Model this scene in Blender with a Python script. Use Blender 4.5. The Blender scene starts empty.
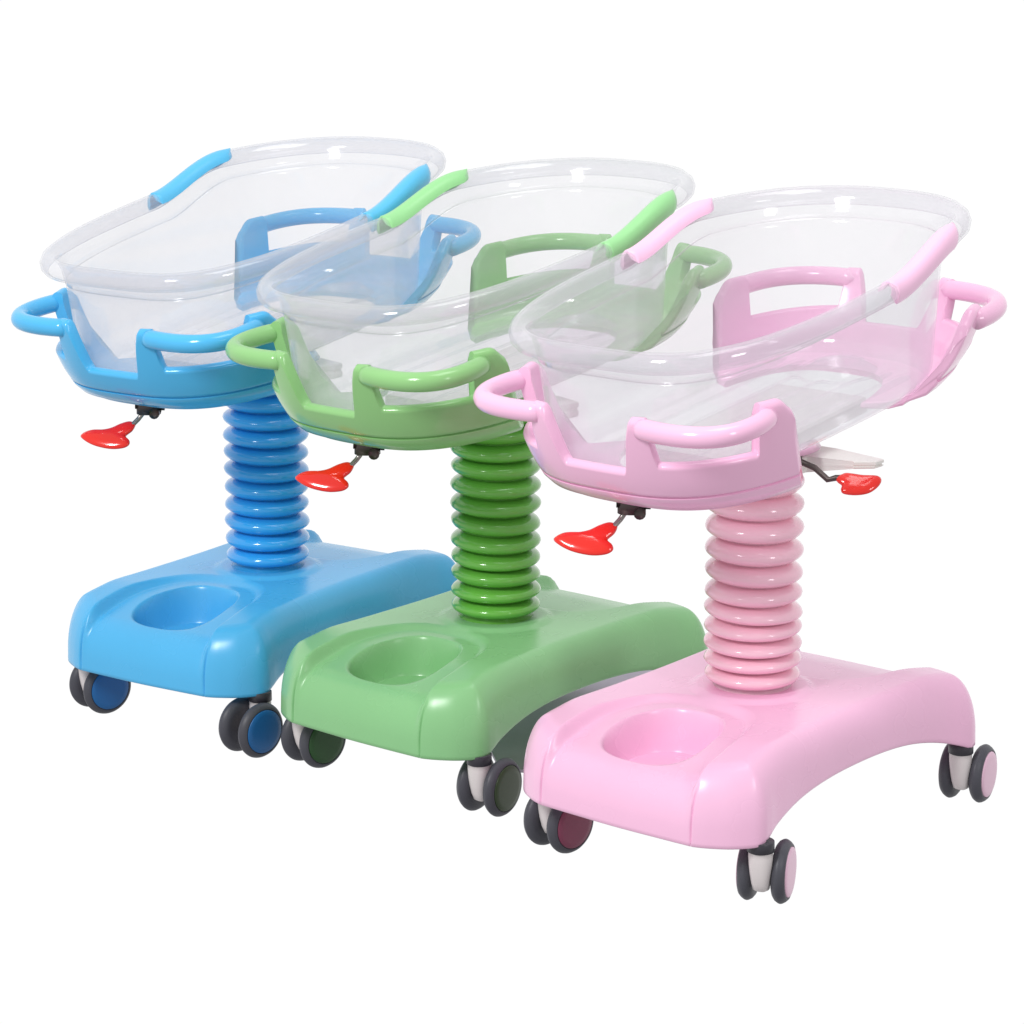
import bpy, math, random
import numpy as np
from math import sin, cos, pi, sqrt, exp
from mathutils import Vector, Matrix, noise

S = bpy.context.scene
COL = S.collection
Z0 = 0.045                      # height offset of the fitted frame above the ground

# ------------------------------------------------------------------ helpers
def lin(r, g, b):
    f = lambda c: c/12.92 if c <= .04045 else ((c+.055)/1.055)**2.4
    return (f(r/255), f(g/255), f(b/255), 1)

def new_obj(name, verts, faces, mat, parent=None, smooth=True, label=None, angle=None):
    me = bpy.data.meshes.new(name)
    me.from_pydata([tuple(v) for v in verts], [], faces)
    me.validate()
    if smooth:
        me.polygons.foreach_set('use_smooth', [True]*len(me.polygons))
        if angle: me.set_sharp_from_angle(angle=math.radians(angle))
    me.materials.append(mat)
    me.update()
    o = bpy.data.objects.new(name, me); COL.objects.link(o)
    if parent: o.parent = parent
    if label: o['label'] = label
    return o

class MB:
    def __init__(s): s.v = []; s.f = []
    def add(s, vs, fs):
        b = len(s.v); s.v += [Vector(v) for v in vs]
        s.f += [tuple(i+b for i in f) for f in fs]
    def build(s, name, mat, parent=None, **k): return new_obj(name, s.v, s.f, mat, parent, **k)

def grid_faces(nu, nv, cu=False, cv=False):
    F = []
    for i in range(nu if cu else nu-1):
        for j in range(nv if cv else nv-1):
            a = i*nv+j; b = ((i+1) % nu)*nv+j; c = ((i+1) % nu)*nv+(j+1) % nv; d = i*nv+(j+1) % nv
            F.append((a, b, c, d))
    return F

def lathe(mb, prof, n=48, M=None, closed=False):
    vs = []
    for i in range(n):
        t = 2*pi*i/n
        for r, z in prof: vs.append(Vector((r*cos(t), r*sin(t), z)))
    if M: vs = [M @ v for v in vs]
    mb.add(vs, grid_faces(n, len(prof), True, closed))

def tube(mb, path, rad, n=16, flat=1.0, up=Vector((0, 0, 1)), cap=True):
    """sweep an ellipse (rad sideways, rad*flat along the up side) along a path"""
    path = [Vector(p) for p in path]; m = len(path); vs = []
    for i, p in enumerate(path):
        t = (path[min(i+1, m-1)]-path[max(i-1, 0)]).normalized()
        s = t.cross(up).normalized(); u = s.cross(t).normalized()
        r = rad(i/(m-1)) if callable(rad) else rad
        for k in range(n):
            a = 2*pi*k/n
            vs.append(p+s*(r*cos(a))+u*(r*flat*sin(a)))
    fs = grid_faces(m, n, False, True)
    if cap:
        fs.append(tuple(range(n-1, -1, -1))); fs.append(tuple((m-1)*n+k for k in range(n)))
    mb.add(vs, fs)

def catmull(P, per=12, closed=False):
    P = [Vector(p) for p in P]; n = len(P); out = []
    rng = range(n) if closed else range(n-1)
    for i in rng:
        g = (lambda k: P[k % n]) if closed else (lambda k: P[max(0, min(n-1, k))])
        a, b, c, d = g(i-1), g(i), g(i+1), g(i+2)
        for j in range(per):
            t = j/per
            out.append(.5*((2*b)+(c-a)*t+(2*a-5*b+4*c-d)*t*t+(3*b-a-3*c+d)*t**3))
    if not closed: out.append(P[-1].copy())
    return out

def sm(x, a, b):
    t = max(0., min(1., (x-a)/(b-a))); return t*t*(3-2*t)
def mix(a, b, t): return a+(b-a)*t

# ------------------------------------------------------------------ materials
def plastic(name, col, rough=.28, var=.03, spec=.5, bump=.03, sss=0.0, coat=0.0):
    m = bpy.data.materials.new(name); m.use_nodes = True
    N = m.node_tree.nodes; L = m.node_tree.links; b = N['Principled BSDF']
    tc = N.new('ShaderNodeTexCoord')
    n1 = N.new('ShaderNodeTexNoise'); n1.inputs['Scale'].default_value = 9; n1.inputs['Detail'].default_value = 5
    L.new(tc.outputs['Object'], n1.inputs['Vector'])
    hv = N.new('ShaderNodeHueSaturation'); hv.inputs['Color'].default_value = col
    mr = N.new('ShaderNodeMapRange'); mr.inputs[1].default_value = .3; mr.inputs[2].default_value = .7
    mr.inputs[3].default_value = 1-var; mr.inputs[4].default_value = 1+var
    L.new(n1.outputs['Fac'], mr.inputs[0]); L.new(mr.outputs[0], hv.inputs['Value'])
    L.new(hv.outputs['Color'], b.inputs['Base Color'])
    mr2 = N.new('ShaderNodeMapRange'); mr2.inputs[3].default_value = rough*.93; mr2.inputs[4].default_value = rough*1.08
    n3 = N.new('ShaderNodeTexNoise'); n3.inputs['Scale'].default_value = 14; n3.inputs['Detail'].default_value = 3
    L.new(tc.outputs['Object'], n3.inputs['Vector'])
    L.new(n3.outputs['Fac'], mr2.inputs[0]); L.new(mr2.outputs[0], b.inputs['Roughness'])
    n2 = N.new('ShaderNodeTexNoise'); n2.inputs['Scale'].default_value = 220; n2.inputs['Detail'].default_value = 2
    L.new(tc.outputs['Object'], n2.inputs['Vector'])
    bp = N.new('ShaderNodeBump'); bp.inputs['Strength'].default_value = bump; bp.inputs['Distance'].default_value = .0004
    L.new(n2.outputs['Fac'], bp.inputs['Height'])
    if bump > .035: L.new(bp.outputs['Normal'], b.inputs['Normal'])
    b.inputs['Specular IOR Level'].default_value = spec
    if sss:
        b.inputs['Subsurface Weight'].default_value = sss
        b.inputs['Subsurface Radius'].default_value = (.02, .02, .02)
        b.inputs['Subsurface Scale'].default_value = .3
    if coat:
        b.inputs['Coat Weight'].default_value = coat; b.inputs['Coat Roughness'].default_value = .06
    return m

def metal(name, col, rough=.3):
    m = plastic(name, col, rough, .08); m.node_tree.nodes['Principled BSDF'].inputs['Metallic'].default_value = .9
    return m

def clear_plastic(name, haze, rough=.1):
    m = bpy.data.materials.new(name); m.use_nodes = True
    N = m.node_tree.nodes; L = m.node_tree.links
    for n in list(N):
        if n.type != 'OUTPUT_MATERIAL': N.remove(n)
    out = [n for n in N if n.type == 'OUTPUT_MATERIAL'][0]
    tr = N.new('ShaderNodeBsdfTransparent'); tr.inputs[0].default_value = (.978, .976, .983, 1)
    df = N.new('ShaderNodeBsdfDiffuse'); df.inputs[0].default_value = (.80, .80, .83, 1)
    tl = N.new('ShaderNodeBsdfTranslucent'); tl.inputs[0].default_value = (.80, .80, .83, 1)
    hz = N.new('ShaderNodeMixShader'); hz.inputs[0].default_value = .35
    L.new(df.outputs[0], hz.inputs[1]); L.new(tl.outputs[0], hz.inputs[2])
    tc = N.new('ShaderNodeTexCoord'); nz = N.new('ShaderNodeTexNoise'); nz.inputs['Scale'].default_value = 7; nz.inputs['Detail'].default_value = 6
    L.new(tc.outputs['Object'], nz.inputs['Vector'])
    mp = N.new('ShaderNodeMapRange'); mp.inputs[1].default_value = .3; mp.inputs[2].default_value = .7
    mp.inputs[3].default_value = haze*.7; mp.inputs[4].default_value = haze*1.3
    L.new(nz.outputs['Fac'], mp.inputs[0])
    lw = N.new('ShaderNodeLayerWeight'); lw.inputs['Blend'].default_value = .25
    ad = N.new('ShaderNodeMath'); ad.operation = 'MULTIPLY_ADD'; ad.inputs[1].default_value = haze*3
    L.new(lw.outputs['Facing'], ad.inputs[0]); L.new(mp.outputs[0], ad.inputs[2])
    m1 = N.new('ShaderNodeMixShader'); L.new(ad.outputs[0], m1.inputs[0])
    L.new(tr.outputs[0], m1.inputs[1]); L.new(hz.outputs[0], m1.inputs[2])
    lw2 = N.new('ShaderNodeLayerWeight'); lw2.inputs['Blend'].default_value = .5
    gl = N.new('ShaderNodeBsdfGlossy'); gl.inputs['Roughness'].default_value = rough; gl.inputs[0].default_value = (1, 1, 1, 1)
    bn = N.new('ShaderNodeTexNoise'); bn.inputs['Scale'].default_value = 26; bn.inputs['Detail'].default_value = 3
    L.new(tc.outputs['Object'], bn.inputs['Vector'])
    bp = N.new('ShaderNodeBump'); bp.inputs['Strength'].default_value = .12; bp.inputs['Distance'].default_value = .002
    L.new(bn.outputs['Fac'], bp.inputs['Height']); L.new(bp.outputs['Normal'], gl.inputs['Normal'])
    pw = N.new('ShaderNodeMath'); pw.operation = 'POWER'; pw.inputs[1].default_value = 4.5; L.new(lw2.outputs['Facing'], pw.inputs[0])
    fr = N.new('ShaderNodeMath'); fr.operation = 'MULTIPLY_ADD'; fr.inputs[1].default_value = .42; fr.inputs[2].default_value = .035
    L.new(pw.outputs[0], fr.inputs[0])
    m2 = N.new('ShaderNodeMixShader'); L.new(fr.outputs[0], m2.inputs[0])
    L.new(m1.outputs[0], m2.inputs[1]); L.new(gl.outputs[0], m2.inputs[2])
    L.new(m2.outputs[0], out.inputs['Surface'])
    return m

CLEAR = clear_plastic('clear_polycarbonate', .090)
CLEAR_RIM = clear_plastic('clear_polycarbonate_rim', .105, .08)
RUBBER = plastic('dark_rubber', lin(74, 74, 82), .45, .08, .4)
COLLAR = plastic('dark_collar', lin(52, 50, 58), .4, .05)
WHITE = plastic('off_white_plastic', lin(222, 214, 214), .35, .04)
GREYWHITE = plastic('pale_grey_paint', lin(236, 232, 228), .35, .03)
STEEL = metal('zinc_steel', lin(150, 146, 142), .3)
DARKSTEEL = metal('dark_steel', lin(92, 84, 82), .4)
RED = plastic('glossy_red', lin(236, 30, 12), .16, .03, .6, .02, coat=.5)
AXLE = plastic('grey_axle_plastic', lin(190, 180, 172), .4, .05)

# ------------------------------------------------------------------ base
def base_outline():
    q = [(0, .145), (.06, .146), (.12, .1485), (.17, .154), (.192, .1585), (.206, .160), (.219, .155),
         (.237, .139), (.250, .119), (.2560, .1050), (.2566, .1003), (.2571, .0960), (.2585, .060)]
    qb = [(0, .145), (.06, .146), (.12, .1485), (.17, .1545), (.198, .162), (.214, .1645), (.230, .158), (.245, .138), (.255, .110), (.260, .060)]
    rear = qb + [(.2615, 0)] + [(x, -y) for x, y in reversed(qb)]
    front = q + [(.2600, 0)] + [(x, -y) for x, y in reversed(q)]
    P = rear+[(-x, y) for x, y in reversed(front)][1:-1]
    return catmull([(x, y, 0) for x, y in P], 10, True)

def base_bottom(x):
    """lower edge of the skirt: arched between the feet"""
    return 124e-3+.034*max(0, 1-(abs(x)/.212)**2.6)

def base_top(x, y):
    """height of the base's top surface over the plan"""
    ax = abs(x); r = sqrt(x*x+y*y)
    z = .2125 - .018*sm(ax, .15, .28) - .001*sm(abs(y), .05, .16)
    z += .0035*(1-sm(r, .060, .074))
    # sunk tongue between the two shoulders of each end, closing in front of the column
    a = max(0, (.270-ax)/.205)
    q = (a**3+(abs(y)/.1005)**3)**(1/3) if ax > .05 else 2
    dep = mix(.006, .016, sm(ax, .07, .25))
    z -= dep*(1-sm(q, .895, .995))
    return z

def pocket(x, y):
    # rounded D-shaped storage well in the front end
    cx, cy = -.163, 0.0
    dx, dy = x-cx, y-cy
    w = .0595*(1-.20*sm(dx, -.02, .080))
    a = abs(dx/.064)**2.9+abs(dy/w)**2.9
    q = a**(1/2.9)
    if x > 0: return 0
    return -.046*(1-sm(q, .80, 1.04)) - .018*(1-sm(q, .10, .95))

BASE_CACHE = []
def make_base(mat, parent):
    if not BASE_CACHE:
        P = base_outline(); n = len(P)
        R = 200; zb = .125
        A = np.array([(p.x, p.y) for p in P]); B = np.roll(A, -1, axis=0); D = B-A; DD = (D*D).sum(1)+1e-12
        vs = []
        for jx in range(R+1):
            q = 1-(1-jx/R)**1.15
            Q = A*q
            dmin = np.full(n, 9.); rad = np.zeros(n)
            for k in range(n):                      # true distance to the edge of the plan
                t = np.clip(((Q-A[k])@D[k])/DD[k], 0, 1)
                d = np.hypot(*(Q-(A[k]+t[:, None]*D[k])).T)
                m = d < dmin
                dmin[m] = d[m]; rad[m] = abs(A[k, 0])
            for i in range(n):
                x, y = Q[i]; d = dmin[i] if jx < R else 0
                Rr = mix(.026, .038, sm(abs(x), .13, .23))
                zb = base_bottom(x)
                z = base_top(x, y)+pocket(x, y)
                k = min(1, d/Rr)
                e = (1-(1-k)**2.3)**(1/2.4) if k < 1 else 1
                # moulded seam line down the front face beside each foot
                if x < -.2 and d < .02:
                    x += .0024*exp(-((abs(y)-.1003)/.0013)**2)*(1-sm(d, .006, .016))
                vs.append((x, y, mix(zb, z, e)))
        fs = []
        for jx in range(R):
            for i in range(n):
                a = jx*n+i; b = jx*n+(i+1) % n; c = (jx+1)*n+(i+1) % n; d = (jx+1)*n+i
                fs.append((a, d, c) if jx == 0 else (a, d, c, b))
        extra = [(1.0, -.004), (.992, -.0055), (.978, -.004), (.970, .004), (.93, .026), (.60, .034), (.02, .036)]
        for sc, dz in extra:
            for p in P: vs.append((p.x*sc, p.y*sc, mix(base_bottom(p.x), .125, .6*(1-sm(sc, .6, .95)))+dz))
        for e in range(len(extra)):
            jx = R+e
            for i in range(n):
                a = jx*n+i; b = jx*n+(i+1) % n; c = (jx+1)*n+(i+1) % n; d = (jx+1)*n+i
                fs.append((a, d, c, b))
        BASE_CACHE.append(([(x, y, z-Z0) for x, y, z in vs], fs))
    return new_obj('base', BASE_CACHE[0][0], BASE_CACHE[0][1], mat, parent)

# ------------------------------------------------------------------ bellows
def make_bellows(mat, rings, parent):
    prof = [(.050, rings[0]-.020-Z0), (.0535, rings[0]-.018-Z0)]
    for i, z in enumerate(rings):
        nxt = rings[i+1] if i+1 < len(rings) else z+.024
        prv = rings[i-1] if i else z-.020
        hu = (nxt-z)/2; hd = (z-prv)/2
        if i == 0: hd = .010
        R = .0553 if i else .0545
        for k in range(13):
            a = -pi/2+pi*k/12
            h = hd if a < 0 else hu
            rr = .0385+(R-.0385)*(max(0, cos(a))**1.5)
            prof.append((rr, z-Z0+h*.98*(abs(sin(a))**1.0)*(1 if a > 0 else -1)))
    mb = MB(); lathe(mb, prof, 96)
    rnd = random.Random(round(sum(rings)*1000)); jit = [(rnd.uniform(0, 6.28), rnd.uniform(.0006, .0026), rnd.uniform(-.0006, .0006)) for _ in rings]
    lo, hi = rings[0]-Z0, rings[-1]-Z0
    for v in mb.v:                                   # every fold sits a little crooked
        i = min(range(len(rings)), key=lambda k: abs(rings[k]-Z0-v.z))
        f = (v.z-lo)/(hi-lo)
        # neighbouring folds share the offset at their groove
        g = max(0, 1-abs(rings[i]-Z0-v.z)/.0115)
        a = math.atan2(v.y, v.x); w = max(0, min(1, f*6))*max(0, min(1, (1-f)*8))
        v.z += w*(jit[i][1]*g*sin(a+jit[i][0])+.0012*sin(a-.6)*sin(pi*f))
        r = 1+jit[i][2]/.05*g; v.x *= r; v.y *= r
    return mb.build('bellows', mat, parent)

# ------------------------------------------------------------------ cradle
NSE = 3.0
TILT = .114
def sgnpow(v, p): return (abs(v)**p)*(1 if v >= 0 else -1)
def cr_pt(sgn, th, k):
    """outline of an end shell; th -90..90 deg, k 0 bottom .. 1 top"""
    kk = max(0, min(1, k))**(.48 if sgn < 0 else .36)
    th = th*mix(TH_B/TH_T, 1, kk)
    L = .254+(.064 if sgn < 0 else .054)*kk; W = (.150 if sgn < 0 else .134)+(.034 if sgn < 0 else .050)*kk
    return sgn*L*abs(cos(th))**(2/NSE), W*sgnpow(sin(th), 2/NSE)
TH_T = TH_B = 1.0
def th_at(L, x): return math.acos((x/L)**(NSE/2))
TH_T = th_at(.318, .180); TH_B = th_at(.252, .112)
ZB, ZT = .492, .616          # offsets of the shell bottom and of the post tops from the tilted plane
def hgt(y_abs, x_abs, sgn=-1):
    """top edge of the shell at a place along its run, as offset"""
    lip = .543 if sgn < 0 else .5195; win = .557 if sgn < 0 else .549
    # post A on the end side, post B on the long side
    if x_abs > .262:          # end part: use y as running coordinate
        a = sm(y_abs, .040, .058)
        h = mix(lip, ZT, a)
        h = mix(h, win, sm(y_abs, .074, .081))
        return h
    h = mix(win, ZT+.004, sm(-x_abs, -.226 if sgn < 0 else -.210, -.219 if sgn < 0 else -.203))
    return h
def th_list(n=260):
    out = []; 
    # even spacing along the top outline
    fine = [(-pi/2+pi*i/6000) for i in range(6001)]
    pts = [cr_pt(1, t, 1) for t in fine]
    acc = [0]
    for i in range(1, len(pts)): acc.append(acc[-1]+math.dist(pts[i], pts[i-1]))
    T = acc[-1]; j = 0
    for i in range(n+1):
        s = T*i/n
        while j < 5999 and acc[j+1] < s: j += 1
        out.append(fine[j] if i < n else fine[-1])
    return out

XEND = .180
def make_shell(sgn, mat, parent):
    XE = XEND if sgn < 0 else .163
    ths = [t for t in th_list(330) if abs(cr_pt(1, t, 1)[0]) > XE]
    T = .0145
    UP = .018 if sgn < 0 else .043            # the head end shell is the shallower one
    def lift(zz): return mix(zz+UP, zz, min(1, max(0, (zz-.510)/.090)))
    vs = []; rows = None
    for t in ths:
        X1, Y1 = cr_pt(1, t, 1)
        h = hgt(abs(Y1), abs(X1), sgn)
        end = sm(abs(X1), XE, XE+.022)              # rounded outer corner of the long-side post
        h -= .014*(1-end)**2
        col = []
        # underside, from inside outward
        def P(k, ins, zoff):
            x, y = cr_pt(sgn, t, k)
            # plan normal
            x2, y2 = cr_pt(sgn, t+1e-3, k); x1, y1 = cr_pt(sgn, t-1e-3, k)
            nx, ny = (y2-y1), -(x2-x1)
            l = sqrt(nx*nx+ny*ny) or 1
            nx, ny = nx/l, ny/l
            if nx*x+ny*y < 0: nx, ny = -nx, -ny
            px, py = x-nx*ins, y-ny*ins
            return Vector((px, py, lift(zoff)+TILT*px-Z0))
        c0 = P(0, 0, 0)
        for s_, zz in ((.70, .4830), (.78, .4815), (.88, .4805)):
            col.append(Vector((c0.x*s_, c0.y*s_, zz+UP+TILT*c0.x*s_-Z0)))
        for ins, zz in ((.010, .4810), (.005, .4825), (.002, .4860), (.0008, .491), (0, .5000)):
            k = (zz-.486)/(ZT-.486)
            col.append(P(max(k, 0), ins, zz))
        for ins, zz in ((.0002, .5035), (.0030, .5048), (.0030, .5056), (.0000, .5070)):
            col.append(P((zz-.486)/(ZT-.486), ins, zz))
        zs = .5100; r = T/2
        M = 16
        for i in range(M+1):
            zz = mix(zs, h-r, i/M)
            col.append(P((zz-.486)/(ZT-.486), 0, zz))
        for i in range(1, 8):
            a = pi*i/8
            zz = h-r+r*sin(a)
            col.append(P((h-r-.486)/(ZT-.486), r-r*cos(a), zz))
        for i in range(M+1):
            zz = mix(h-r, .4945, i/M)
            col.append(P((zz-.486)/(ZT-.486), T, zz))
        col.append(Vector((c0.x*.88, c0.y*.88, UP+.4900+TILT*c0.x*.88-Z0)))
        col.append(Vector((c0.x*.70, c0.y*.70, UP+.4900+TILT*c0.x*.70-Z0)))
        rows = len(col); vs += col
    n = len(ths)
    fs = grid_faces(n, rows, False, True)
    # rounded closing of the two ends: shrink slices
    for base_i, order in ((0, -1), (n-1, 1)):
        idx0 = base_i*rows
        ring = [vs[idx0+j] for j in range(rows)]
        # direction along the run
        other = [vs[(base_i-order)*rows+j] for j in range(rows)]
        prev = idx0
        for s_i, (sh, out) in enumerate(((.35, .0022), (.75, .0040), (1.0, .0046))):
            start = len(vs)
            for j in range(rows):
                # shrink towards the mid line of the wall thickness
                oj = rows-1-j
                mid = (ring[j]+ring[oj])/2 if 0 <= oj < rows else ring[j]
                d = (ring[j]-other[j]); d = d.normalized() if d.length > 1e-7 else Vector((0, 0, 0))
                v = ring[j]+(mid-ring[j])*min(1, sh*(.0055/max(.0055, (mid-ring[j]).length)))
                vs.append(v+d*out)
            for j in range(rows):
                a = prev+j; b = prev+(j+1) % rows; c = start+(j+1) % rows; dd = start+j
                fs.append((a, b, c, dd) if order > 0 else (a, dd, c, b))
            prev = start
        fs.append(tuple(prev+j for j in range(rows)) if order > 0 else tuple(prev+j for j in range(rows-1, -1, -1)))
    return new_obj('cradle_shell', vs, fs, mat, parent, angle=70)

def handle_path(sgn, side, grow=0.0):
    # from the end-side post top to the long-side post top, bulging outward
    def th_of(cond):
        for i in range(2000):
            t = pi/2*i/2000
            x, y = cr_pt(1, t, 1)
            if cond(x, y): return t
    ta = th_of(lambda x, y: y > .063); tb = th_of(lambda x, y: x < (.212 if sgn < 0 else .196))
    xa, ya = cr_pt(1, ta, 1); xb, yb = cr_pt(1, tb, 1)
    out = []
    n = 40
    for i in range(n+1):
        u = i/n
        t = mix(ta, tb, u)
        # blend chord and outline so spacing is even
        X, Y = cr_pt(1, t, 1)
        cxp, cyp = mix(xa, xb, u), mix(ya, yb, u)
        arc = sin(pi*u)
        x = cxp; y = cyp
        d = Vector((.66, .75, 0)).normalized()
        bul = (.057 if sgn < 0 else .046)*max(0, arc)**.75
        x += d.x*bul-.006*0; y += d.y*bul
        inset = .006
        x -= d.x*inset; y -= d.y*inset
        x -= .010 if sgn > 0 else 0
        out.append(Vector((sgn*x, side*y, ZT-.012+TILT*sgn*x-Z0)))
    return out

# ------------------------------------------------------------------ clear tub
def rim_z(x):
    a = .683+.165*(x+.01)
    b = .728+.100*(x-.13)
    if x < -.01: return a
    if x > .13: return b
    t = (x+.01)/.14; h = t*t*(3-2*t)
    return mix(.683+.165*(x+.01)*.6, .728+.1*(x-.13)*.6, h)
def tub_xy(t, q):
    """t angle (-pi..pi, 0 = head), q 0 at the rim .. 1 at the floor edge"""
    c, s = cos(t), sin(t)
    if c >= 0: L = mix(.268, .238, q); n = mix(2.4, 2.8, q)
    else:      L = mix(.300, .272, q); n = mix(3.5, 3.2, q)
    u = sm(c, -1, 1)
    W = mix(mix(.165, .179, u), .143, q)
    return L*sgnpow(c, 2/n), W*sgnpow(s, 2/n)
def tub_nrm(t, q):
    a = tub_xy(t-.004, q); b = tub_xy(t+.004, q)
    nx, ny = b[1]-a[1], -(b[0]-a[0]); l = sqrt(nx*nx+ny*ny) or 1
    return nx/l, ny/l
def tub_ts(n):
    fine = [-pi+2*pi*i/8000 for i in range(8001)]
    P = [tub_xy(t, .2) for t in fine]; acc = [0]
    for i in range(1, 8001): acc.append(acc[-1]+math.dist(P[i], P[i-1]))
    out = []; j = 0
    for i in range(n):
        s = acc[-1]*i/n
        while j < 7999 and acc[j+1] < s: j += 1
        k = (s-acc[j])/max(1e-9, acc[j+1]-acc[j])
        out.append(mix(fine[j], fine[j+1], k))
    return out
TS = tub_ts(300)
def floor_z(x, y):
    z = .533+TILT*x
    rib = 0
    if abs(y) < .100:
        k = (1-sm(abs(y), .080, .100))*(1-sm(abs(x), .15, .20))
        rib = .0065*k*(.5-.5*cos(2*pi*y/.036))
    d = sqrt((x-.165)**2+(y*1.0)**2)
    z += rib*(sm(d, .05, .065)) + .010*(1-sm(d, .026, .050))
    return z
RIMP = [(-.019, -.024), (-.0165, -.016), (-.0145, -.008), (-.0110, .0000), (-.0075, .0065), (-.002, .0100), (.004, .0098), (.0090, .0062), (.0112, .0005), (.0102, -.0055), (.0065, -.0095), (.002, -.0105)]
def make_tub(parent):
    # rolled rim
    vs = []
    m = len(RIMP)
    for t in TS:
        x, y = tub_xy(t, 0); nx, ny = tub_nrm(t, 0); z = rim_z(x)
        for o, dz in RIMP: vs.append(Vector((x+nx*o, y+ny*o, z+dz-Z0)))
    body = MB()
    # wall + floor
    rings = []
    W = 18
    for i in range(W+1):
        q = i/W*.93; rings.append(('w', q, i/W))
    n = len(TS); v2 = []
    for i in range(W+1):
        f = i/W
        for t in TS:
            x0, y0 = tub_xy(t, 0); nx, ny = tub_nrm(t, 0)
            xa, ya = x0-nx*.019, y0-ny*.019; za = rim_z(x0)-.024
            xb, yb = tub_xy(t, 1)
            zb = floor_z(xb*.0+xb, .2)+.020
            g = f**.9
            # slight flare near the top
            v2.append(Vector((mix(xa, xb, g), mix(ya, yb, g), mix(za, zb, f)-Z0)))
    F = 6
    for i in range(1, F+1):
        a = pi/2*i/F
        for t in TS:
            xb, yb = tub_xy(t, 1); nx, ny = tub_nrm(t, 1)
            r = .020
            x = xb-nx*(r-r*cos(a)); y = yb-ny*(r-r*cos(a))
            v2.append(Vector((x, y, floor_z(x, .2)+r-r*sin(a)-Z0)))
    G = 46
    last = v2[-n:]
    for i in range(1, G+1):
        s = 1-i/G*.985
        for p in last:
            x, y = p.x*s, p.y*s
            v2.append(Vector((x, y, floor_z(x, y)-Z0)))
    rows = (W+1)+F+G
    fs = []
    for j in range(rows-1):
        for i in range(n):
            a = j*n+i; b = j*n+(i+1) % n; c = (j+1)*n+(i+1) % n; d = (j+1)*n+i
            fs.append((a, d, c, b))
    fs.append(tuple((rows-1)*n+i for i in range(n)))
    tub = new_obj('clear_tub', v2, fs, CLEAR, parent)
    so = tub.modifiers.new('thickness', 'SOLIDIFY'); so.thickness = .0022; so.offset = 0
    rim = new_obj('rim', vs, grid_faces(n, m, True, False), CLEAR_RIM, tub)
    so = rim.modifiers.new('thickness', 'SOLIDIFY'); so.thickness = .0024; so.offset = 0
    return tub

def make_cap(side, mat, parent):
    """coloured grip pad following the rising rim on one side"""
    ts = [t for t in TS if (t > 0) == (side > 0)]
    pts = []
    for t in sorted(ts, key=lambda t: tub_xy(t, 0)[0]):
        x, y = tub_xy(t, 0)
        if -.012 <= x <= .137: pts.append((t, x, y))
    xs0, xs1 = -.012, .137
    vs = []; rows = 0
    prof = [(-.0150, -.0020), (-.0140, .0020), (-.0095, .0082), (-.004, .0112), (.001, .0122), (.0065, .0112), (.0110, .0070), (.0136, .0005), (.0134, -.008), (.0108, -.0125), (.0092, -.012),
            (.0112, -.008), (.0114, -.001), (.009, .006), (.001, .0095), (-.010, .003)]
    K = 44
    for k in range(K+1):
        x = mix(xs0, xs1, k/K)
        # find t for this x
        lo, hi = (0.02, pi-.02)
        for _ in range(40):
            m_ = (lo+hi)/2
            if tub_xy(m_, 0)[0] > x: lo = m_
            else: hi = m_
        t = side*(lo+hi)/2
        X, Y = tub_xy(t, 0); nx, ny = tub_nrm(t, 0); z = rim_z(X)
        # width narrows towards the upper end, rounded ends
        e = min(1, sqrt(max(0, 1-(max(0, k/K-.86)/.14)**2)))*min(1, sqrt(max(0, 1-(max(0, .05-k/K)/.05)**2))+.45)
        e = max(e, .02); w = e
        for o, dz in prof:
            vs.append(Vector((X+nx*(.001+(o-.001)*w*.92), Y+ny*(.001+(o-.001)*w*.92), z-Z0+(dz if dz > .006 else .006+(dz-.006)*w)+.0006)))
        rows = len(prof)
    fs = grid_faces(K+1, rows, False, True)
    fs.append(tuple(range(rows-1, -1, -1))); fs.append(tuple(K*rows+j for j in range(rows)))
    return new_obj('rim_grip', vs, fs, mat, parent, angle=60)

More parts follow.
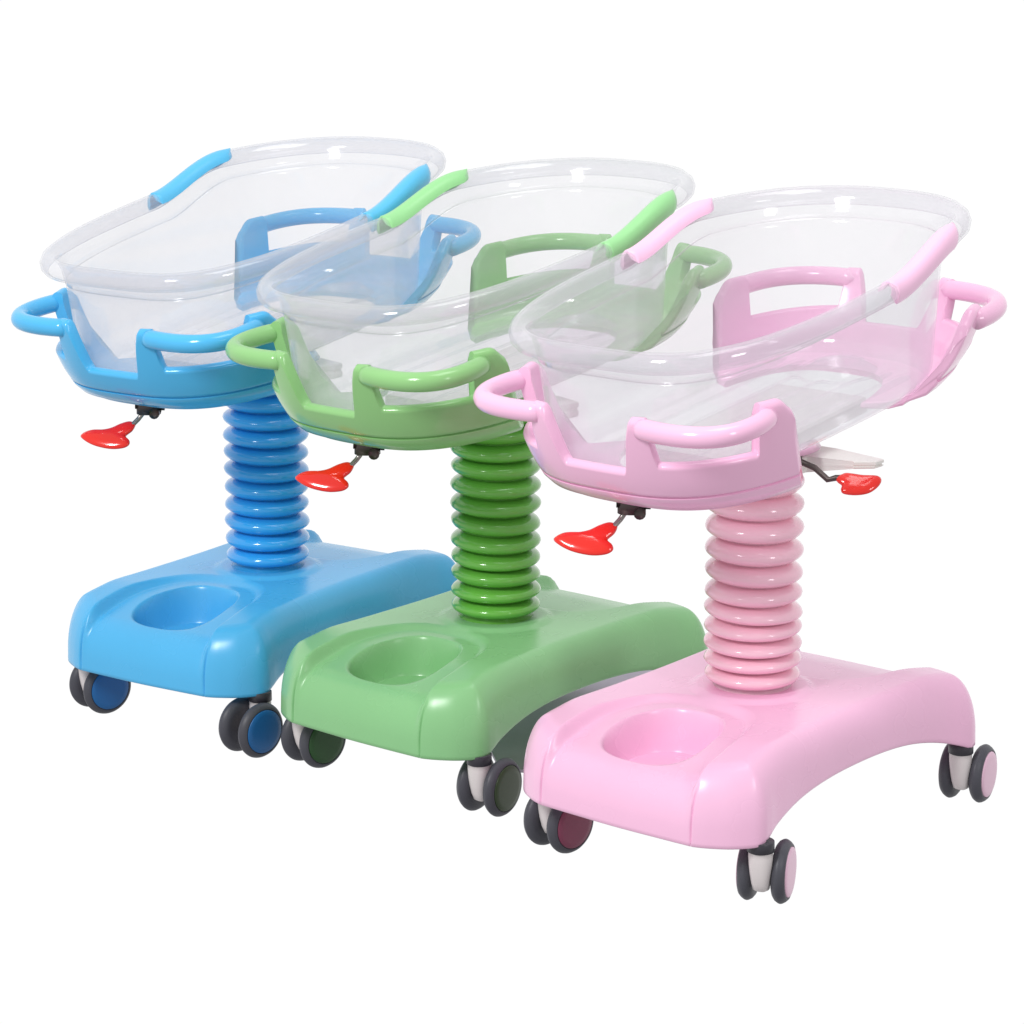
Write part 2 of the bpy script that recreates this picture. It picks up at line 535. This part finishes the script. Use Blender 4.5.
# ------------------------------------------------------------------ casters
def make_caster(loc, ang, mats, parent, trail=.016, hub_mat=None, hub_label=None):
    """ang: heading of the axle in the trolley's own frame (unit axle vector a)"""
    ax = Vector((cos(ang), sin(ang), 0)); tr = Vector((-sin(ang), cos(ang), 0))
    if trail < 0: tr = -tr
    trail = abs(trail)
    x, y = loc
    O = Vector((x, y, 0)); top = .125-Z0
    body = MB()
    secs = [(0.070, .0128, .0128, 0), (.060, .0128, .0128, 0), (.050, .0122, .0125, .0005), (.040, .0112, .0120, .0015), (.030, .0100, .0115, .0035), (.022, .0088, .0100, .0060), (.020, .0060, .0070, .0065)]
    n = 28; vs = []
    for z, ra, rt, off in secs:
        for k in range(n):
            a = 2*pi*k/n
            ca, sa = sgnpow(cos(a), .8), sgnpow(sin(a), .8)
            vs.append(O+ax*(ra*ca)+tr*(off+rt*sa)+Vector((0, 0, z)))
    fs = grid_faces(len(secs), n, False, True)
    fs.append(tuple(range(n-1, -1, -1))); fs.append(tuple((len(secs)-1)*n+k for k in range(n)))
    body.add(vs, fs)
    c = body.build('caster', WHITE, parent)
    mb = MB(); lathe(mb, [(.0, .080), (.0085, .080), (.0085, .0775), (.0142, .0770), (.0144, .0768), (.0146, .0660), (.0128, .0650), (.0, .0650)], 32, Matrix.Translation(O))
    mb.build('collar', COLLAR, c)
    wc = O+tr*trail+Vector((0, 0, .0345))
    zax = ax
    rot = Matrix((ax, tr, Vector((0, 0, 1)))).transposed().to_4x4()
    # lathe axis z -> ax
    A = Matrix((tr, Vector((0, 0, 1)), ax)).transposed().to_4x4()
    mb = MB(); lathe(mb, [(0, -.012), (.0095, -.012), (.0095, .012), (0, .012)], 24, Matrix.Translation(wc) @ A)
    mb.build('axle', AXLE, c)
    for s in (-1, 1):
        M = Matrix.Translation(wc+ax*(.0182*s)) @ A
        w = .0078
        prof = [(.0, -w), (.020, -w), (.024, -w-.0008), (.029, -w+.0004), (.0322, -w+.0028), (.0340, -.002), (.0345, 0), (.0340, .002), (.0322, w-.0028), (.0298, w-.0004), (.0280, w), (.0272, w-.001), (.0, w-.001)]
        if s < 0: prof = [(r, -z) for r, z in reversed(prof)]
        mb = MB(); lathe(mb, prof, 56, M); mb.build('tyre', RUBBER, c, angle=50)
        d = [(.0268, w-.0018), (.0268, w+.0003), (.0262, w+.0010), (.020, w+.0016), (.010, w+.0019), (.0, w+.0020)]
        if s < 0: d = [(r, -z) for r, z in reversed(d)]
        mb = MB(); lathe(mb, d, 48, M)
        mb.build('hub_cap', hub_mat, c, angle=50, label=hub_label)
    return c

# ------------------------------------------------------------------ levers
def slab(outline, origin, e1, e2, th, dome=.35):
    """closed outline (2D) swept into a pillowy thick slab"""
    e3 = e1.cross(e2).normalized()
    pts = catmull([(a, b, 0) for a, b in outline], 8, True); n = len(pts)
    c = sum(pts, Vector())/n
    mb = MB(); vs = []
    lev = [(.0, 1), (.35, .97), (.62, .86), (.84, .66), (.96, .36), (1, 0), (.96, -.36), (.84, -.66), (.62, -.86), (.35, -.97), (.0, -1)]
    for s, h in lev:
        for p in pts:
            q = c+(p-c)*s
            vs.append(origin+e1*q.x+e2*q.y+e3*(h*th/2))
    mb.add(vs, grid_faces(len(lev), n, False, True))
    return mb

def make_levers(yaw, parent, side_lever):
    # world axes in the trolley's frame (lever handles all swing the same way)
    R = Matrix.Rotation(-yaw, 3, 'Z')
    right = R @ Vector((1, 0, 0)); away = R @ Vector((0, 1, 0)); up = Vector((0, 0, 1))
    L = lambda x, y, z: Vector((x, -y, z-Z0))
    # foot lever
    br = L(-.222, .012, .464)+right*-.014
    mb = MB()
    tube(mb, [br+Vector((0, 0, .018)), br+Vector((0, 0, -.006))], .015, 14, .7, up=away)
    tube(mb, [br+right*-.016+Vector((0, 0, .006)), br+right*.020+Vector((0, 0, .004))], .006, 12)
    tube(mb, [br+right*.008+away*-.012+Vector((0, 0, -.004)), br+right*.008+away*.012+Vector((0, 0, -.004))], .0065, 12)
    lev = mb.build('release_lever', DARKSTEEL, parent)
    p0 = br+right*-.006+Vector((0, 0, -.004)); p1 = p0+right*-.013+away*-.010+Vector((0, 0, -.014))
    mb = MB(); tube(mb, [p0, (p0+p1)/2+Vector((0, 0, -.001)), p1, p1+(p1-p0)*.3], .0030, 10)
    mb.build('lever_arm', STEEL, lev)
    e2 = (up*.66+away*.75).normalized(); e1 = (right-away*.12).normalized(); 
    e2 = (e2-e1*e2.dot(e1)).normalized()
    ol = [(390, 788), (425, 766), (480, 762), (520, 752), (560, 731), (596, 720), (622, 730), (617, 758), (592, 786), (612, 808), (612, 828), (585, 842), (530, 846), (460, 833), (410, 810)]
    S2 = 1.04/(3.94*935)
    sy = 1.18
    o2 = [((a-617)*S2, -(b-735)*S2*sy) for a, b in ol][::-1]
    slab(o2, p1+right*.002, e1, e2, .010).build('lever_paddle', RED, lev)
    if not side_lever: return
    # side lever
    br = L(-.002, .052, .484)
    mb = MB(); tube(mb, [br+Vector((0, 0, .012)), br+Vector((0, 0, -.004))], .009, 12, .7, up=away)
    lev = mb.build('release_lever', DARKSTEEL, parent)
    p1 = br+right*.044+away*-.020+Vector((0, 0, -.017))
    mb = MB(); tube(mb, [br, br+right*.022+away*-.01+Vector((0, 0, -.008)), br+right*.036+away*-.016+Vector((0, 0, -.020)), p1, p1+right*.012], .0034, 10)
    mb.build('lever_arm', DARKSTEEL, lev)
    ol = [(408, 519), (440, 508), (470, 501), (550, 508), (630, 510), (648, 528), (630, 556), (585, 582), (520, 592), (455, 588), (440, 572), (443, 553), (420, 538)]
    S3 = 1.0/(5.12*925)
    o2 = [((a-412)*S3, -(b-522)*S3*1.5) for a, b in ol][::-1]
    slab(o2, p1, e1, e2, .009).build('lever_paddle', RED, lev)

# ------------------------------------------------------------------ trolley
def make_trolley(label, X, Y, a, C, rings, casters, side_lever=False):
    root = bpy.data.objects.new('bassinet_trolley', None); COL.objects.link(root)
    # local frame: x along the trolley, y to its left; builders above use y to the right -> mirrored below
    root.location = (X, Y, 0); root.rotation_euler = (0, 0, a)
    root['label'] = label; root['category'] = 'bassinet'; root['group'] = 'hospital bassinet trolleys standing in a row'
    make_base(C['base'], root)
    make_bellows(C['bellows'], rings, root)
    mb = MB(); z = rings[-1]
    lathe(mb, [(.036, z-.004-Z0), (.0445, z+.004-Z0), (.050, z+.018-Z0), (.060, z+.030-Z0), (.072, .492-Z0), (.0, .492-Z0)], 56)
    mb.build('column_collar', C['shell'], root)
    for s in (-1, 1): make_shell(s, C['shell'], root)
    for s in (-1, 1):
        for side in (-1, 1):
            P = handle_path(s, side)
            mb = MB(); tube(mb, P, lambda u: .0112*sqrt(max(.02, 1-(max(0, abs(2*u-1)-.955)/.045)**2)), 20)
            mb.build('grab_handle', C['shell'], root)
    # spine under the tub
    mb = MB()
    n = 30
    for (zlo, zhi) in ((.500, .519),):
        xs = [-.19, .19]
        vs = []
        for x in (-.13, -.127, .127, .13):
            for (y, zz) in ((-.062, zlo+.003), (-.059, zlo), (.059, zlo), (.062, zlo+.003), (.062, zhi-.003), (.059, zhi), (-.059, zhi), (-.062, zhi-.003)):
                vs.append((x, y, zz+TILT*x-Z0))
        fs = grid_faces(4, 8, False, True)+[tuple(range(7, -1, -1)), tuple(24+k for k in range(8))]
        mb.add(vs, fs)
    mb.build('spine_plate', GREYWHITE, root, angle=30)
    # pale cross bracket on top of the column
    mb = MB()
    w_ = 1 if side_lever else .62
    out = [(x, y*w_) for x, y in ((-.10, -.055), (.020, -.055), (.030, -.110), (.046, -.128), (.062, -.128), (.075, -.060), (.075, .060), (.062, .128), (.046, .128), (.030, .110), (.020, .055), (-.10, .055))]
    def lay(zo, k, tip): return [(x*k, y*k, zo+(tip if abs(y) > .1 else 0)-Z0) for x, y in out]
    A = lay(.465, .985, .010)+lay(.467, 1, .010)+lay(.4725, 1, .004)+lay(.4735, .985, .0035)+lay(.476, .985, .003)+lay(.477, 1, .0025)+lay(.4825, 1, 0)+lay(.4835, .985, 0)
    n = len(out)
    fs = grid_faces(8, n, False, True)+[tuple(range(n-1, -1, -1)), tuple(7*n+k for k in range(n))]
    mb.add(A, fs); mb.build('support_bracket', GREYWHITE, root, smooth=False)
    tub = make_tub(root)
    for side in (-1, 1): make_cap(side, C['grip'], root)
    for cx, cy, phi, tr, hm, hl in casters:
        # phi: axle's heading below the picture's right, world frame -> local frame
        make_caster((cx, cy), -math.radians(phi)-a, C, root, tr, hm, hl)
    make_levers(a, root, side_lever)
    return root

def colours(name, base, bell, shell, grip):
    return dict(base=plastic(name+'_base', lin(*base), .27, .02, .5),
                bellows=plastic(name+'_bellows', lin(*bell), .16, .03, .5, .05, coat=.5),
                shell=plastic(name+'_shell', lin(*shell), .16, .02, .5, .08),
                grip=plastic(name+'_grip', lin(*grip), .3, .02, .4))

PINK = colours('pink', (246, 192, 223), (250, 199, 216), (247, 193, 224), (249, 200, 229))
GREEN = colours('green', (136, 194, 134), (104, 180, 70), (144, 198, 128), (152, 216, 148))
BLUE = colours('blue', (80, 180, 232), (52, 166, 236), (80, 182, 234), (90, 188, 232))
hub_pink = plastic('pale_pink_hub', lin(232, 190, 212), .4, .02)
hub_pink_dark = plastic('dark_pink_hub', lin(128, 58, 84), .4, .05)  # darker tone than the other pink trolley caps, front left caster only
hub_green = plastic('dark_green_hub', lin(36, 76, 36), .4, .05)
hub_olive = plastic('olive_hub', lin(50, 68, 38), .4, .05)
hub_blue = plastic('blue_hub', lin(22, 98, 160), .4, .05)

SX, SY = .207, .149
# y here is the trolley's left, so the right-hand casters (towards the camera) have negative y
RP = [.229, .247, .266, .285, .304, .325, .349, .374, .400, .426, .452, .474]
RG = [.230, .249, .270, .291, .312, .335, .358, .381, .404, .426, .448, .470]
RB = [.231, .253, .276, .299, .322, .345, .368, .391, .414, .437, .459, .479]
make_trolley('pale pink bassinet trolley with a clear tub, nearest the camera and rightmost of the three',
    .2715, 3.0524, .8835, PINK, RP,
    [(-SX+.006, -SY-.003, 18, .029, hub_pink, None), (-SX, SY-.022, 46, .014, hub_pink_dark, 'caster with darker hub caps under the front left corner'),
     (SX+.005, -SY-.001, 28, .028, hub_pink, None), (SX, SY, 28, .012, hub_pink, None)], True)
make_trolley('light green bassinet trolley with a clear tub, standing between the blue and the pink ones',
    -.0199, 3.3368, .8777, GREEN, RG,
    [(-SX, -SY, 34, .020, hub_olive, None), (-SX, SY-.017, 48, .016, hub_green, None),
     (SX, -SY, 30, .014, hub_green, None), (SX, SY, 30, .014, hub_green, None)])
make_trolley('sky blue bassinet trolley with a clear tub, farthest back and leftmost of the three',
    -.3207, 3.5763, .987, BLUE, RB,
    [(-SX, -SY, 44, -.016, hub_blue, None), (-SX, SY-.017, 52, .016, hub_blue, None),
     (SX, -SY, 30, .014, hub_blue, None), (SX, SY, 30, .014, hub_blue, None)])

# ------------------------------------------------------------------ camera
H, PIT, F, CY = 1.1657-Z0, .1974, 2809.3, 389.14
cam = bpy.data.cameras.new('camera'); co = bpy.data.objects.new('camera', cam); COL.objects.link(co)
co.location = (0, 0, H); co.rotation_euler = (pi/2-PIT, 0, 0)
cam.sensor_fit = 'HORIZONTAL'; cam.sensor_width = 36; cam.lens = F*36/1024
cam.shift_x = 0; cam.shift_y = -(512-CY)/1024
cam.clip_start = .05; cam.clip_end = 200
S.camera = co

# the scrap of grey studio floor seen between the green and the pink trolley
def ground(px, py):
    dx = (px-512)/F; up = (CY-py)/F
    d = Vector((dx, cos(PIT)+up*sin(PIT), -sin(PIT)+up*cos(PIT)))
    t = -H/d.z
    return (d.x*t, d.y*t, 0)

# ------------------------------------------------------------------ light
W = bpy.data.worlds.new('World'); S.world = W; W.use_nodes = True
N = W.node_tree.nodes; L = W.node_tree.links
bg = N['Background']
tc = N.new('ShaderNodeTexCoord'); sp = N.new('ShaderNodeSeparateXYZ'); L.new(tc.outputs['Generated'], sp.inputs[0])
# height ramp: dim floor far below, white sweep round the horizon, softer ceiling
rz = N.new('ShaderNodeValToRGB'); mr = N.new('ShaderNodeMapRange'); mr.inputs[1].default_value = -1; mr.inputs[2].default_value = 1
L.new(sp.outputs['Z'], mr.inputs[0]); L.new(mr.outputs[0], rz.inputs[0])
e = rz.color_ramp.elements
e[0].position = 0; e[0].color = (.60, .60, .61, 1)
e[1].position = 1; e[1].color = (.95, .95, .97, 1)
for p, v in ((.20, .62), (.265, 1.02), (.62, 1.02), (.75, .95)):
    k = rz.color_ramp.elements.new(p); k.color = (v, v, v*1.005, 1)
# the room behind the camera is dimmer than the white sweep in front of it
ry = N.new('ShaderNodeMapRange'); ry.inputs[1].default_value = -.25; ry.inputs[2].default_value = .45
ry.inputs[3].default_value = .66; ry.inputs[4].default_value = 1.0
L.new(sp.outputs['Y'], ry.inputs[0])
dt = N.new('ShaderNodeVectorMath'); dt.operation = 'DOT_PRODUCT'; dt.inputs[1].default_value = (.8, -.6, 0)
L.new(tc.outputs['Generated'], dt.inputs[0])
rx = N.new('ShaderNodeMapRange'); rx.inputs[1].default_value = 0; rx.inputs[2].default_value = .7; rx.inputs[3].default_value = 1; rx.inputs[4].default_value = .80
L.new(dt.outputs['Value'], rx.inputs[0])
mu = N.new('ShaderNodeMath'); mu.operation = 'MULTIPLY'; L.new(ry.outputs[0], mu.inputs[0]); L.new(rx.outputs[0], mu.inputs[1])
mx = N.new('ShaderNodeMix'); mx.data_type = 'RGBA'; mx.blend_type = 'MULTIPLY'; mx.inputs[0].default_value = 1
L.new(rz.outputs[0], mx.inputs[6]); L.new(mu.outputs[0], mx.inputs[7])
L.new(mx.outputs[2], bg.inputs['Color']); bg.inputs['Strength'].default_value = 1.0

def area(name, loc, target, sx, sy, power, col=(1, 1, 1)):
    l = bpy.data.lights.new(name, 'AREA'); l.shape = 'RECTANGLE'; l.size = sx; l.size_y = sy; l.energy = power; l.color = col
    o = bpy.data.objects.new(name, l); COL.objects.link(o); o.location = loc
    d = Vector(target)-Vector(loc); o.rotation_euler = d.to_track_quat('-Z', 'Y').to_euler()
    return o
area('softbox_lamp', (-1.7, .9, 2.6), (0, 3.3, .4), 0.7, 0.9, 72)
area('overhead_lamp', (.6, 3.0, 3.2), (0, 3.3, .3), 1.6, 1.0, 20)
area('fill_lamp', (2.1, .9, 1.7), (.1, 3.2, .3), .5, .9, 15)

pts = [ground(*p) for p in ((488, 745), (505, 720), (540, 700), (600, 675), (650, 655), (690, 650), (690, 672), (600, 712), (580, 745), (545, 768), (528, 770), (500, 768))]
fl = plastic('grey_floor', lin(184, 174, 188), .9, .12, .2)
nf = len(pts)
o = new_obj('floor', [Vector(p) for p in pts]+[Vector(p)-Vector((0, 0, .004)) for p in pts],
            [tuple(range(nf))[::-1], tuple(range(nf, 2*nf))]+[(i, (i+1) % nf, nf+(i+1) % nf, nf+i) for i in range(nf)], fl, smooth=False)
o['kind'] = 'structure'

# ------------------------------------------------------------------ render
S.render.engine = 'CYCLES'
S.cycles.max_bounces = 14; S.cycles.transparent_max_bounces = 48
S.view_settings.view_transform = 'Standard'; S.view_settings.look = 'None'
S.view_settings.exposure = 0; S.view_settings.gamma = 1; S.view_settings.use_curve_mapping = False
S.render.resolution_x = 1024; S.render.resolution_y = 1024
